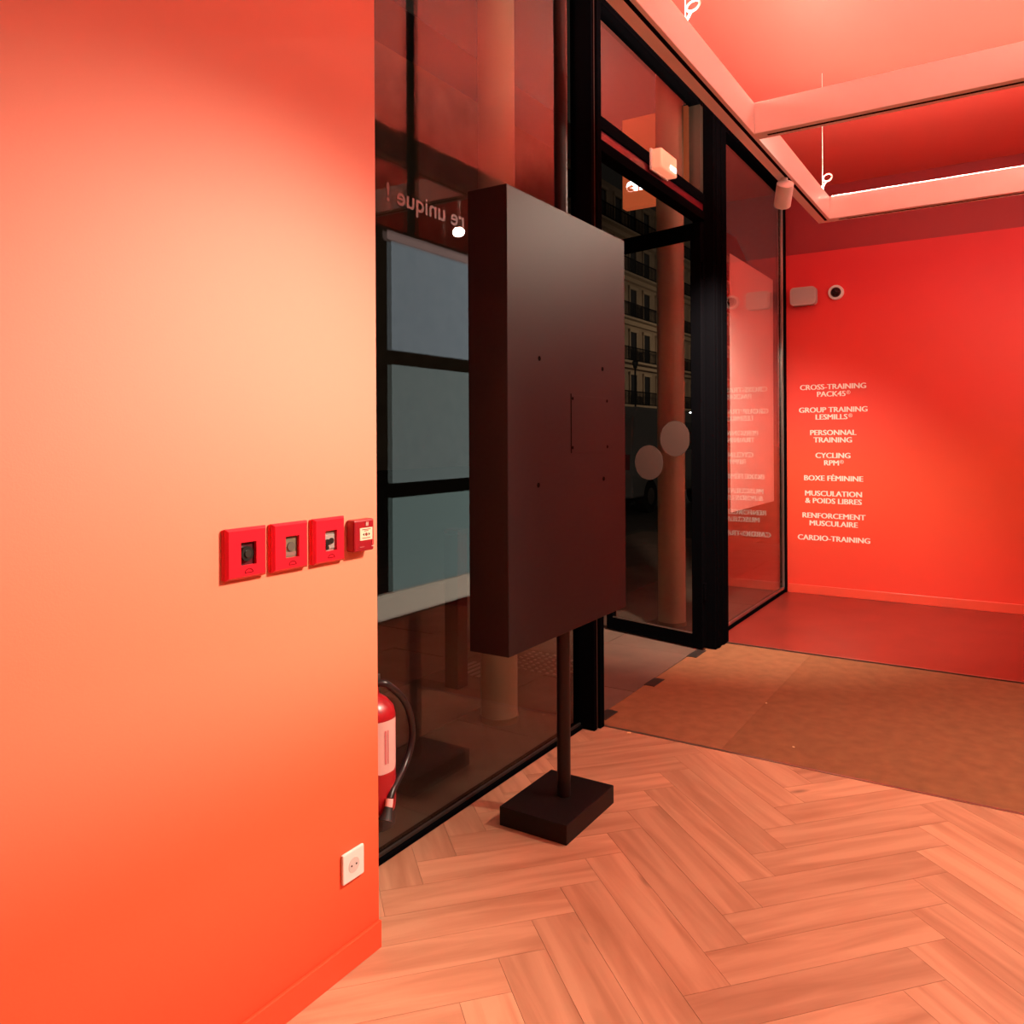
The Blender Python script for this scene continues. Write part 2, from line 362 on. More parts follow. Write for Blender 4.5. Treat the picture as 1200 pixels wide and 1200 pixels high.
tr3 = struct(props(thing('trim_3', (XM0, G, 0), None, None), 'black doorway mullion just behind the totem pole', 'trim'))
box('profile', (XM0, XM0 + 0.03), (G - 0.078, G + 0.045), (0, ZC), M_black, tr3, 0.003)
box('rebate', (XM0 + 0.03, XM0 + 0.05), (G - 0.072, G + 0.045), (0, ZC), mat('brown_brush_seal', (0.05, 0.018, 0.014), 0.6), tr3)
box('profile', (XM0 + 0.05, XM1), (G - 0.088, G + 0.045), (0, ZC), M_black, tr3, 0.003)
tr4 = struct(props(thing('trim_4', (XP0, G, 0), None, None), 'broad black post beside the open glass door', 'trim'))
for a, b, d in ((0, 0.05, 0.105), (0.05, 0.10, 0.112), (0.10, 0.16, 0.105), (0.16, XP1 - XP0, 0.112)):
    box('profile', (XP0 + a + 0.001, XP0 + b), (G - d, G + 0.05), (0, ZC), M_black, tr4, 0.003)
tr5 = struct(props(thing('trim_5', ((XM1 + XP0) / 2, G, ZH0), None, None), 'black door header with maroon inset strip', 'trim'))
box('profile', (XM1, XP0), (G - 0.04, G + 0.045), (ZH0, ZH0 + 0.06), M_black, tr5, 0.003)
box('inset_strip', (XM1, XP0), (G - 0.028, G + 0.04), (ZH0 + 0.06, ZH0 + 0.115), mat('maroon_strip', (0.12, 0.012, 0.022), 0.3), tr5)
box('profile', (XM1, XP0), (G - 0.04, G + 0.045), (ZH0 + 0.115, ZH1), M_black, tr5, 0.003)

# open door leaf, hinged on the right post and swung outward
hp, fp = onz(829, 762), onz(713, 737)
hp = Vector((5.405, 1.868, 0)); ld = Vector((fp.x - hp.x, fp.y - hp.y, 0)); LW = ld.length; ld.normalize(); ln = Vector((-ld.y, ld.x, 0))
if ln.x > 0: ln = -ln            # face turned to the room
ZL = 3.0
d1 = struct(props(thing('door_1', hp, None, None), 'open black framed glass door with two round stickers', 'door'))
DM = axes(hp, ld, -ln, UP)
def leaf(name, a, t, z, m, parent=d1, bev=0.003): return box(name, a, t, z, m, parent, bev, DM)
leaf('stile', (0, 0.085), (-0.022, 0.022), (0.012, ZL), M_black); leaf('stile', (LW - 0.062, LW), (-0.022, 0.022), (0.012, ZL), M_black)
leaf('bottom_rail', (0.085, LW - 0.062), (-0.022, 0.022), (0.012, 0.105), M_black)
leaf('top_rail', (0.085, LW - 0.062), (-0.022, 0.022), (ZL - 0.11, ZL), M_black)
leaf('glazing_bead', (0.085, LW - 0.062), (-0.0235, -0.012), (0.105, 0.113), M_metal, bev=0)
leaf('pane', (0.085, LW - 0.062), (-0.005, 0.005), (0.105, ZL - 0.11), M_glass, bev=0)
def onleaf(x, y):
    d = ray(x, y); return CP + d * ((hp - CP).dot(ln) / d.dot(ln))
M_stk = mat('beige_sticker', (0.085, 0.040, 0.031), 0.7)
for px, py in ((761, 542), (791.5, 514)):
    p = onleaf(px, py); disc('sticker', p + ln * 0.0052, ln, 0.128, 0.0015, M_stk, d1, 48)
for s in (0.35, 2.6):
    leaf('hinge', (-0.014, 0.012), (-0.012, 0.012), (s, s + 0.12), M_black)

# floor plates in the doorway
for k, (pa, lab) in enumerate((((3.80, 3.95), 'dark steel floor plate beside the doorway mullion'), ((4.46, 4.62), 'dark steel floor plate midway across the doorway'), ((5.19, 5.40), 'dark steel floor plate under the open door hinge'))):
    props(box('floor_plate', pa, (G - 0.055, G + 0.012), (-0.006, 0.0025), M_steel, None, 0.001), lab, 'floor plate')

# window lettering, poster
GT = ony(535, 264, G + 0.009).z
text('lettering', 're unique !', 0.094, axes((2.155, G + 0.0085, GT - 0.003), (-1, 0, 0), (0, 0, 1), (0, 1, 0)), mat('grey_vinyl', (0.26, 0.17, 0.14), 0.7), w1, 0.0012, 'RIGHT', xs=1.17)
pl, pr_ = ony(855, 297, G + 0.03), ony(906.5, 588, G + 0.03)
props(box('poster', (pl.x, pr_.x), (G + 0.026, G + 0.032), (ony(855, 601, G + .03).z, pl.z), mat('pink_poster', (0.93, 0.62, 0.58), 0.6)), 'plain pink poster on the window beside the red wall', 'poster')

# ------------------------------------------------------------------ black totem with screen towards the street
YBK, YFR = 1.478, 1.643
X0, X1, Z0, Z1 = 2.283, 3.245, 0.742, 2.370
pcx, pcy = 2.770, 1.535
tt = thing('display_totem', (pcx, pcy, 0), 'black display totem with screw holes on floor to ceiling pole', 'display')
box('base', (2.553, 2.955), (1.405, 1.70), (0, 0.073), mat('black_base_coat', (0.005, 0.0035, 0.004), 0.5, spec=0.25), tt, 0.0025)
tube('pole', [(pcx, pcy, 0.073), (pcx, pcy, ZC)], 0.027, mat('dark_brown_pole', (0.010, 0.005, 0.005), 0.38, spec=0.35), tt, 32)
cas = box('casing', (X0, X1), (YBK, YFR), (Z0, Z1), M_totem, tt, 0.003)
plate_tl, plate_br = ony(669.5, 463, YBK), ony(716, 531, YBK)
ap = box('access_panel', (plate_tl.x, plate_br.x), (YBK - 0.0012, YBK + 0.001), (ony(669.5, 531, YBK).z, plate_tl.z), M_totem, cas, 0.0004)
box('panel_gap', (plate_tl.x - 0.006, plate_tl.x), (YBK - 0.0008, YBK + 0.001), (ony(669.5, 531, YBK).z, plate_tl.z + 0.006), M_dark, cas)
for px, py in ((632, 420), (706, 432.5), (631, 568.5), (707.5, 561)):
    disc('screw_hole', ony(px, py, YBK) + Vector((0, 0.001, 0)), (0, -1, 0), 0.009, 0.0022, M_dark, cas, 14)
for px, py in ((670.8, 467), (711, 470), (670.8, 524.5), (711.5, 523.5)):
    disc('screw', ony(px, py, YBK) + Vector((0, 0.001, 0)), (0, -1, 0), 0.0065, 0.0032, M_dark, ap, 12)
scr = box('screen', (X0 + 0.012, X1 - 0.012), (YFR - 0.001, YFR + 0.003), (Z0 + 0.008, Z1 - 0.008), mat('screen_glass', (0.006, 0.006, 0.008), 0.15), tt)
def sz(zz): return Z0 + 0.008 + (zz - 0.658) * (Z1 - Z0 - 0.016) / (2.382 - 0.658)
SE = 1.0
def content(x, z, col, s):
    box('screen_image', x, (YFR + 0.003, YFR + 0.0045), z, mat('screen_%d_%d' % (z[0] * 1000, s * 10), (0.02, 0.02, 0.02), 0.3, emit=col, es=s * SE), scr)
content((2.495, 3.10), (sz(1.849), sz(2.330)), (0.80, 0.93, 1.02), 1.0)
content((2.495, 3.10), (sz(1.257), sz(1.784)), (0.70, 0.84, 0.80), 0.9)
content((2.495, 3.10), (sz(0.777), sz(1.191)), (0.60, 0.80, 0.74), 1.0)
content((2.30, 3.22), (sz(0.658) + 0.004, sz(0.774)), (1.0, 0.80, 0.60), 1.7)
content((2.47, 3.22), (sz(2.333), sz(2.374)), (1.0, 0.62, 0.55), 1.0)

# ------------------------------------------------------------------ red alarm boxes on the coral wall
def alarm_box(xl, xr, kind, label):
    yf = WY - 0.019
    a = ony(xl, 640, WY).x; b = ony(xr, 640, yf).x
    zt, zb = 1.283, 1.160
    t = thing('alarm_box', ((a + b) / 2, WY, zb), label, 'alarm box', 'red alarm boxes on the coral wall')
    box('back_box', (a + 0.001, b - 0.001), (WY - 0.008, WY), (zb + 0.001, zt - 0.001), M_redplastic, t, 0.003)
    # cover with a window opening
    bm = bmesh.new()
    w0, w1_ = a + (b - a) * 0.36, a + (b - a) * 0.73; h0, h1 = zb + 0.032, zb + 0.088
    A, B = a + 0.004, b
    yo, yi = yf, WY - 0.006
    ch = 0.006
    O = [(A + ch, zb + ch), (B - ch, zb + ch), (B - ch, zt - ch), (A + ch, zt - ch)]
    I = [(w0, h0), (w1_, h0), (w1_, h1), (w0, h1)]
    E_ = [(A, zb), (B, zb), (B, zt), (A, zt)]
    vO = [bm.verts.new((p[0], yo, p[1])) for p in O]; vI = [bm.verts.new((p[0], yo, p[1])) for p in I]
    vE = [bm.verts.new((p[0], yo + 0.007, p[1])) for p in E_]; vK = [bm.verts.new((p[0], yi, p[1])) for p in E_]
    vD = [bm.verts.new((p[0], yo + 0.009, p[1])) for p in I]
    for i in range(4):
        j = (i + 1) % 4
        bm.faces.new((vO[i], vO[j], vI[j], vI[i])); bm.faces.new((vE[i], vE[j], vO[j], vO[i]))
        bm.faces.new((vK[i], vK[j], vE[j], vE[i])); bm.faces.new((vI[i], vI[j], vD[j], vD[i]))
    cov = from_bm('cover', bm, M_redplastic, t)
    cx_, cz_ = (w0 + w1_) / 2, (h0 + h1) / 2; yd = yo + 0.009
    plates = {0: (0.07, 0.006, 0.012), 1: (0.17, 0.15, 0.10), 2: (0.26, 0.22, 0.20)}
    box('inner_plate', (w0 - 0.002, w1_ + 0.002), (yd, yd + 0.003), (h0 - 0.002, h1 + 0.002), mat('inner_plate_%d' % kind, plates[kind], 0.4), t)
    if kind == 0:
        disc('knob', (cx_ - 0.004, yd, cz_), (0, -1, 0), 0.018, 0.009, mat('black_knob', (0.01, 0.012, 0.01), 0.4), t, 24)
        disc('knob_cap', (cx_ - 0.004, yd - 0.009, cz_), (0, -1, 0), 0.009, 0.003, mat('knob_cap', (0.03, 0.035, 0.03), 0.3), t, 20)
    elif kind == 1:
        disc('button', (cx_ + 0.001, yd, cz_), (0, -1, 0), 0.012, 0.003, mat('grey_button', (0.11, 0.10, 0.08), 0.5), t, 24)
        box('label_strip', (w0 + 0.004, w1_ - 0.004), (yd - 0.001, yd), (h0 + 0.004, h0 + 0.014), mat('dull_label', (0.24, 0.15, 0.13), 0.5), t)
    else:
        box('switch_plate', (w0 + 0.003, w1_ - 0.004), (yd - 0.003, yd), (h0 + 0.006, h1 - 0.012), mat('switch_plate', (0.36, 0.31, 0.29), 0.35), t, 0.001)
        disc('switch_knob', (cx_ - 0.012, yd - 0.003, cz_ - 0.004), (0, -1, 0), 0.009, 0.005, mat('black_knob', (0, 0, 0)), t, 16)
        disc('switch_knob', (cx_ + 0.004, yd - 0.003, cz_ - 0.001), (0, -1, 0), 0.008, 0.004, mat('black_knob', (0, 0, 0)), t, 16)
        disc('switch_knob', (cx_ - 0.012, yd - 0.003, cz_ - 0.018), (0, -1, 0), 0.006, 0.004, mat('black_knob', (0, 0, 0)), t, 12)
    # little half-round latch outline below the window
    bm = bmesh.new()
    add_tube(bm, [(cx_ + 0.012 * math.cos(q), yo - 0.0002, zb + 0.014 + 0.009 * math.sin(q)) for q in [math.pi * k / 10 for k in range(11)]], 0.0009, 6)
    add_tube(bm, [(cx_ - 0.012, yo - 0.0002, zb + 0.014), (cx_ + 0.012, yo - 0.0002, zb + 0.014)], 0.0009, 6)
    from_bm('latch', bm, mat('latch_line', (0.10, 0.004, 0.008), 0.9, spec=0.05), t)
    return t
alarm_box(258, 313.5, 0, 'red alarm box with black round knob behind its window')
alarm_box(313, 362, 1, 'red alarm box with plain grey plate behind its window')
alarm_box(361.5, 405, 2, 'red alarm box with grey switch plate and black knobs behind its window')

yf = WY - 0.032
ca_, cb_ = ony(405.5, 630, WY).x, ony(438.5, 630, yf).x
czt, czb = 1.268, 1.178
cp_ = thing('fire_call_point', ((ca_ + cb_) / 2, WY, czb), 'small dark red fire call point with cream printed panel', 'call point')
box('body', (ca_, cb_), (yf, WY), (czb, czt), M_darkred, cp_, 0.005)
cw = cb_ - ca_
pnl = box('break_panel', (ca_ + cw * 0.27, ca_ + cw * 0.90), (yf - 0.0012, yf + 0.002), (czb + 0.031, czb + 0.066), mat('cream_plastic', (0.86, 0.66, 0.48), 0.5), cp_, 0.0005)
def mark(nm, x, z, m, par=pnl): box(nm, (ca_ + cw * x[0], ca_ + cw * x[1]), (yf - 0.0018, yf - 0.0010), (czb + z[0], czb + z[1]), m, par)
M_ink = mat('black_ink', (0.015, 0.01, 0.01), 0.6); M_ink2 = mat('red_brown_ink', (0.22, 0.03, 0.02), 0.6)
for x, z in (((0.37, 0.80), (0.0605, 0.0625)), ((0.48, 0.68), (0.0565, 0.0583)), ((0.38, 0.78), (0.0365, 0.0383))): mark('printed_line', x, z, M_ink2)
def ink(poly, m, nm='printed_symbol'): prism(nm, [(ca_ + cw * a, czb + b) for a, b in poly], 'y', yf - 0.0018, yf - 0.0010, m, pnl)
circ = lambda a, b, r: [(a + r / cw * math.cos(2 * math.pi * k / 14), b + r * math.sin(2 * math.pi * k / 14)) for k in range(14)]
ink(circ(0.585, 0.0475, 0.0048), M_ink2)
ink([(0.40, 0.0475), (0.48, 0.0520), (0.48, 0.0430)], M_ink); ink([(0.77, 0.0475), (0.69, 0.0430), (0.69, 0.0520)], M_ink)
M_pale = mat('pale_print', (0.75, 0.42, 0.36), 0.5)
mark('printed_line', (0.24, 0.48), (0.0115, 0.0145), mat('dull_print', (0.45, 0.08, 0.08), 0.5), cp_)
mark('printed_line', (0.84, 0.965), (0.0105, 0.0135), M_pale, cp_)
mark('printed_symbol', (0.87, 0.96), (0.017, 0.029), mat('light_red_print', (0.72, 0.05, 0.05), 0.5), cp_)
for q in (0.56, 0.63): prism('printed_symbol', [(ca_ + cw * (q + a), czb + b) for a, b in ((0.0, 0.071), (0.045, 0.072), (0.055, 0.079), (0.03, 0.084), (-0.005, 0.079))], 'y', yf - 0.0018, yf - 0.0010, M_pale, cp_)

# white power socket low on the coral wall
sx1 = ony(427, 990, WY - 0.01).x; sz1 = ony(427, 988, WY - 0.01).z
sk = thing('wall_socket', (sx1 - 0.04, WY, sz1 - 0.085), 'white power socket low on the coral wall', 'socket')
box('plate', (sx1 - 0.085, sx1), (WY - 0.01, WY), (sz1 - 0.085, sz1), M_white, sk, 0.004)
disc('socket_well', (sx1 - 0.0425, WY - 0.0095, sz1 - 0.0425), (0, -1, 0), 0.021, 0.0012, mat('socket_grey', (0.6, 0.58, 0.55), 0.5), sk)
for dx in (-0.0095, 0.0095): disc('pin_hole', (sx1 - 0.0425 + dx, WY - 0.0105, sz1 - 0.0425), (0, -1, 0), 0.0028, 0.0006, M_dark, sk, 10)

# ------------------------------------------------------------------ fire extinguisher in the niche beside the window
ec = Vector((1.893, 1.752, 0)); er = 0.078
zb_, zt_ = ony(447, 945, 1.75).z, ony(455, 806, 1.75).z
ex = thing('fire_extinguisher', (ec.x, ec.y, zb_), 'red fire extinguisher with black hose hung beside the window', 'extinguisher')
hh = zt_ - zb_
prof = [(0, 0.055), (0.0, er * 0.86), (0.012, er * 0.97), (0.03, er), (hh - 0.07, er), (hh - 0.045, er * 0.93), (hh - 0.02, er * 0.66), (hh - 0.004, er * 0.34), (hh + 0.03, er * 0.30)]
tube('cylinder', [(ec.x, ec.y, zb_ + a + 0.001 * i) for i, (a, r) in enumerate(prof)], 0, mat('red_enamel', (0.34, 0.009, 0.014), 0.3), ex, 40, [r for a, r in prof], auto=50)
tube('base_ring', [(ec.x, ec.y, zb_ - 0.035), (ec.x, ec.y, zb_ + 0.012)], er * 0.96, mat('black_rubber', (0.012, 0.01, 0.01), 0.6), ex, 40)
box('valve', (ec.x - 0.02, ec.x + 0.025), (ec.y - 0.02, ec.y + 0.02), (zt_ + 0.03, zt_ + 0.065), M_steel, ex, 0.004)
prism('carry_handle', [(ec.x - 0.02, zt_ + 0.055), (ec.x - 0.10, zt_ + 0.045), (ec.x - 0.10, zt_ + 0.057), (ec.x - 0.02, zt_ + 0.07)], 'y', ec.y - 0.012, ec.y + 0.012, M_black, ex)
prism('squeeze_lever', [(ec.x + 0.02, zt_ + 0.066), (ec.x - 0.10, zt_ + 0.09), (ec.x - 0.10, zt_ + 0.10), (ec.x + 0.02, zt_ + 0.078)], 'y', ec.y - 0.011, ec.y + 0.011, M_redplastic, ex)
box('wall_bracket', (WX, ec.x - er + 0.01), (ec.y - 0.02, ec.y + 0.02), (zb_ + 0.22, zb_ + 0.26), M_steel, ex)
# hose: follows the photograph's outline beside the cylinder
hpx = [(450, 801), (459, 806), (470, 816), (478, 830), (482, 846), (483, 862), (480, 880), (474, 897), (467, 912), (460, 926), (457, 936)]
hy = [1.72, 1.715, 1.715, 1.715, 1.715, 1.715, 1.712, 1.705, 1.69, 1.675, 1.668]
HP = [Vector((ec.x + 0.0, ec.y - 0.0, ony(447, 799, 1.74).z))] + [ony(x, y, q) for (x, y), q in zip(hpx, hy)]
def smooth(P, n=5):
    out = []
    for i in range(len(P) - 1):
        p0, p1, p2, p3 = P[max(i - 1, 0)], P[i], P[i + 1], P[min(i + 2, len(P) - 1)]
        for k in range(n):
            t = k / n
            out.append(0.5 * ((2 * p1) + (p2 - p0) * t + (2 * p0 - 5 * p1 + 4 * p2 - p3) * t * t + (3 * p1 - p0 - 3 * p2 + p3) * t ** 3))
    return out + [P[-1]]
hs_ = tube('hose', smooth(HP), 0.0115, mat('black_hose', (0.012, 0.008, 0.009), 0.35), ex, 12, auto=60)
nz = ony(456.5, 936, 1.665); nz2 = ony(455.5, 946, 1.66); nz3 = ony(452, 962, 1.655)
tube('hose_ferrule', [nz, nz2], 0.0125, mat('pink_ferrule', (0.8, 0.45, 0.42), 0.4), ex, 14)
tube('nozzle', [nz2, nz2 * 0.6 + nz3 * 0.4, nz3], 0, mat('black_rubber', (0, 0, 0)), ex, 16, [0.014, 0.016, 0.024])
# curved label on the cylinder
bm = bmesh.new(); nseg = 10
view = math.atan2(-ec.y, -ec.x)
a0, a1 = view + 0.12, view + 1.30
l0, l1 = ony(452, 906, 1.68).z, ony(458, 842, 1.68).z
cols = []
for k in range(nseg + 1):
    a = a0 + (a1 - a0) * k / nseg; e = min(k, nseg - k) / nseg
    dz = 0.012 * max(0, 1 - e * 5) ** 2
    cols.append([bm.verts.new((ec.x + (er + 0.0012) * math.cos(a), ec.y + (er + 0.0012) * math.sin(a), zq)) for zq in (l0 + dz, l1)])
for A, B in zip(cols, cols[1:]): bm.faces.new((A[0], B[0], B[1], A[1]))
lab = from_bm('label', bm, mat('pink_label', (0.66, 0.42, 0.38), 0.5), ex, True)
bm = bmesh.new()
for k in range(7):
    zz = l0 + 0.03 + k * (l1 - l0 - 0.06) / 7
    for r0, r1 in ((0.36, 0.44), (0.48, 0.53)):
        c2 = []
        for j in range(3):
            a = a0 + (a1 - a0) * (r0 + (r1 - r0) * j / 2)
            c2.append([bm.verts.new((ec.x + (er + 0.002) * math.cos(a), ec.y + (er + 0.002) * math.sin(a), q)) for q in (zz, zz + 0.016)])
        for A, B in zip(c2, c2[1:]): bm.faces.new((A[0], B[0], B[1], A[1]))
pr2 = from_bm('printed_text', bm, mat('red_label_ink', (0.55, 0.16, 0.16), 0.6), lab)

# ------------------------------------------------------------------ far wall lettering, speaker, camera
LINES = [(452.8, 'CROSS-TRAINING'), (461.3, 'PACK45®'), (479.8, 'GROUP TRAINING'), (488.3, 'LESMILLS®'), (506.7, 'PERSONNAL'), (515.3, 'TRAINING'), (533.6, 'CYCLING'), (542.3, 'RPM®'), (560.4, 'BOXE FÉMININE'), (578.5, 'MUSCULATION'), (587.2, '& POIDS LIBRES'), (604.8, 'RENFORCEMENT'), (613.8, 'MUSCULAIRE'), (631.3, 'CARDIO-TRAINING')]
YT = onx(976, 540, XF).y
for py, s in LINES:
    p = onx(976, py, XF)
    t_ = s.rstrip('®')
    o = text('lettering', t_, 0.070, axes((XF - 0.0012, YT + (0.012 if t_ != s else 0), p.z - 0.025), (0, -1, 0), (0, 0, 1), (-1, 0, 0)), M_text, wf, 0.0, xs=1.04, bold=0.0027)
    if t_ != s:
        ye = min((LOC[o.name] + v.co).y for v in o.data.vertices)
        text('lettering', '®', 0.048, axes((XF - 0.0012, ye - 0.006, p.z - 0.008), (0, -1, 0), (0, 0, 1), (-1, 0, 0)), M_text, wf, 0.0, 'LEFT')

sa_, sb_ = onx(926, 338, XF - 0.11), onx(956, 356, XF - 0.11)
sp = thing('wall_speaker', (XF, (sa_.y + sb_.y) / 2, sb_.z), 'pale rounded loudspeaker on the red wall beside the dome camera', 'speaker')
bm = bmesh.new(); add_box(bm, (XF - 0.12, XF - 0.03), (sb_.y, sa_.y), (sb_.z, sa_.z))
ve = [e for e in bm.edges if abs((e.verts[0].co - e.verts[1].co).x) > 0.01]
bmesh.ops.bevel(bm, geom=ve, offset=0.035, segments=5, profile=0.5, affect='EDGES')
from_bm('cabinet', bm, mat('pale_grey_plastic', (0.46, 0.41, 0.38), 0.5), sp)
bm = bmesh.new(); add_box(bm, (XF - 0.124, XF - 0.12), (sb_.y + 0.012, sa_.y - 0.012), (sb_.z + 0.012, sa_.z - 0.012))
ve = [e for e in bm.edges if abs((e.verts[0].co - e.verts[1].co).x) > 0.002]
bmesh.ops.bevel(bm, geom=ve, offset=0.028, segments=5, profile=0.5, affect='EDGES')
from_bm('grille', bm, mat('pale_mesh_grille', (0.42, 0.38, 0.355), 0.7, bump=0.3, bscale=700), sp)
box('bracket', (XF - 0.03, XF), ((sa_.y + sb_.y) / 2 - 0.03, (sa_.y + sb_.y) / 2 + 0.03), (sb_.z + 0.05, sa_.z - 0.05), M_white, sp)
dc = onx(979.5, 342.5, XF - 0.03)
dm = thing('dome_camera', (XF, dc.y, dc.z), 'round white camera with black lens on the red wall', 'camera')
disc('ring', (XF, dc.y, dc.z), (-1, 0, 0.0), 0.067, 0.035, M_white, dm, 32)
bm = bmesh.new(); bmesh.ops.create_uvsphere(bm, u_segments=20, v_segments=12, radius=0.047)
bmesh.ops.translate(bm, verts=bm.verts, vec=(XF - 0.03, dc.y, dc.z)); from_bm('lens_dome', bm, mat('black_dome', (0.01, 0.006, 0.008), 0.12), dm, True)

# ------------------------------------------------------------------ suspended light channel with spots
LY1, LY0, LZ0, LZ1, LW_ = 1.10, -0.35, 2.935, 3.085, 0.085
lm = thing('suspended_luminaire', (5.0, 0.6, LZ0), 'white suspended rectangular light channel hung from the red ceiling', 'luminaire')
M_led = mat('led_diffuser', (0.9, 0.9, 0.9), 0.5, emit=(1.0, 0.78, 0.6), es=44.0)
XE = 5.66
def channel(nm, x, y):
    c = box(nm, x, y, (LZ0, LZ1), M_lum, lm, 0.003)
    lx = x[1] - x[0] > y[1] - y[0]
    i = 0.014
    box('led_strip', (x[0] + i, x[1] - i), (y[0] + i, y[1] - i), (LZ1 - 0.001, LZ1 + 0.004), M_led, c)
    if lx: box('track_slot', (x[0] + 0.05, x[1] - 0.06), (y[0] + 0.018, y[0] + 0.034), (LZ0 - 0.0015, LZ0 + 0.002), M_dark, c)
    else: box('track_slot', (x[0] + 0.034, x[0] + 0.05), (y[0] + 0.05, y[1] - 0.05), (LZ0 - 0.0015, LZ0 + 0.002), M_dark, c)
channel('rail', (2.3, XE), (LY1 - LW_ / 2, LY1 + LW_ / 2)); channel('rail', (2.3, XE), (LY0 - LW_ / 2, LY0 + LW_ / 2))
for x in (2.34, 3.85, XE - LW_ / 2): channel('cross_rail', (x - LW_ / 2, x + LW_ / 2), (LY0 + LW_ / 2 + 0.0005, LY1 - LW_ / 2 - 0.0005))
for x, y in ((5.48, LY1 - 0.02), (5.48, LY0), (3.0, LY1), (3.0, LY0)):
    tube('suspension_cable', [(x, y, LZ1), (x, y, ZC)], 0.0022, M_white, lm, 8)
    if y > 1:
        tube('cable_gripper', [(x, y, LZ1), (x, y, LZ1 + 0.05)], 0.009, M_white, lm, 12)
        lp = [(x + 0.004 + 0.03 * math.sin(q) * 0.5, y - 0.03 - 0.026 * math.cos(q) * 1.0 + 0.0, LZ1 + 0.10 + 0.028 * math.sin(q)) for q in [2 * math.pi * k / 20 for k in range(21)]]
        tube('cable_loop', lp, 0.005, M_white, lm, 8, cap=False)
        tube('cable_tail', [(x, y, LZ1 + 0.04), (x + 0.004, y - 0.022, LZ1 + 0.078)], 0.006, M_white, lm, 8)

def spot(loc, aim, energy, label, angle=70, lsize=0.04, es=25, top=LZ0, blend=0.7):
    loc = Vector(loc); aim = Vector(aim); d = (aim - loc).normalized()
    t = thing('track_spotlight', (loc.x, loc.y, top), label, 'spotlight')
    tube('adapter', [(loc.x, loc.y, top - 0.002), (loc.x, loc.y, top - 0.02)], 0.02, M_lum, t, 16)
    tube('stem', [(loc.x, loc.y, top - 0.02), (loc.x, loc.y, loc.z)], 0.008, M_lum, t, 12)
    a, b = loc - d * 0.05, loc + d * 0.085
    tube('housing', [a, a + d * 0.004, b, b - d * 0.012], 0, M_lum, t, 32, [0.040, 0.046, 0.046, 0.040])
    disc('lens', b - d * 0.011, -d, 0.039, 0.002, mat('lamp_lens', (0.9, 0.9, 0.9), 0.4, emit=(1, 0.85, 0.7), es=es), t, 24)
    lamp('spot_light', 'SPOT', b + d * 0.01, b + d, energy, WARM, lsize, angle, blend, t)
    return t
sv = ony(919, 229, LY1)
spot((sv.x, LY1, LZ0 - 0.075), (sv.x + 0.95, LY1 + 0.44, 1.75), 330, 'white track spotlight pointing down near the lettered red wall', 84)
spot((5.9, -0.5, 3.40), (2.85, 1.6, 2.0), 110, 'white ceiling spotlight aimed at the totem', 30, top=ZC, es=60)
spot((5.25, LY0, LZ0 - 0.07), (7.85, 1.0, 1.5), 45, 'white track spotlight aimed at the lettered red wall', 90)
spot((2.5, LY0, LZ0 - 0.07), (1.05, 1.6, 0.85), 365, 'white track spotlight aimed at the coral wall', 62, 0.08, blend=1.0)
spot((3.4, LY0, LZ0 - 0.07), (3.0, -0.2, 0), 150, 'white track spotlight pointing down at the oak floor', 110)

# ceiling lamps out of view, added as fill light for the room
def fill_lamp(x, y, e, lab):
    t = thing('fill_lamp', (x, y, ZC), lab, 'fill_lamp', 'added fill lamps in the red ceiling')
    tube('rim', [(x, y, ZC), (x, y, ZC - 0.012)], 0.09, M_lum, t, 32)
    disc('diffuser', (x, y, ZC - 0.013), (0, 0, -1), 0.075, 0.002, mat('fill_lamp_glow', (0.9, 0.9, 0.9), 0.4, emit=(1, 0.85, 0.7), es=8), t, 32)
    lamp('fill_light', 'AREA', (x, y, ZC - 0.02), (x, y, 0), e, WARM, 0.15, parent=t)
for x in (0.2, 2.4, 4.6, 6.8):
    for y in (-0.9, -2.5): fill_lamp(x, y, 9, 'added unseen round fill lamp in the red ceiling')

# emergency light over the door
eb = ony(786, 212, G - 0.07)
el = thing('emergency_light', (eb.x - 0.14, G - 0.05, eb.z), 'small glowing emergency light above the glass door', 'light')
box('back_plate', (eb.x - 0.27, eb.x), (G - 0.055, G - 0.041), (eb.z, eb.z + 0.13), M_white, el, 0.003)
box('diffuser', (eb.x - 0.265, eb.x - 0.005), (G - 0.115, G - 0.055), (eb.z + 0.005, eb.z + 0.125), mat('warm_diffuser', (0.85, 0.4, 0.3), 0.3, emit=(1, 0.30, 0.16), es=0.55), el, 0.01)
box('tube_lamp', (eb.x - 0.12, eb.x - 0.03), (G - 0.119, G - 0.112), (eb.z + 0.03, eb.z + 0.055), mat('tube_glow', (1, 1, 1), 0.3, emit=(1, 0.95, 0.9), es=6), el, 0.002)

# crumbs on the floor
for k, ((px, py), s, z_, lab) in enumerate((((737, 860), 0.011, 0.002, 'small yellow scrap on the metal floor strip'), ((898, 824), 0.006, -0.001, 'tiny pale crumb on the brown mat'), ((930, 875.5), 0.006, -0.001, 'tiny pale crumb on the darker part of the mat'))):
    p = onz(px, py); bm = bmesh.new(); bmesh.ops.create_icosphere(bm, subdivisions=1, radius=s)
    for v in bm.verts: v.co = Vector((v.co.x * random.uniform(.8, 1.4), v.co.y * random.uniform(.8, 1.3), (v.co.z + s) * 0.3))
    bmesh.ops.translate(bm, verts=bm.verts, vec=(p.x, p.y, z_))
    props(from_bm('paper_scrap', bm, mat('cream_paper', (0.95, 0.72, 0.4), 0.7)), lab, 'scrap')

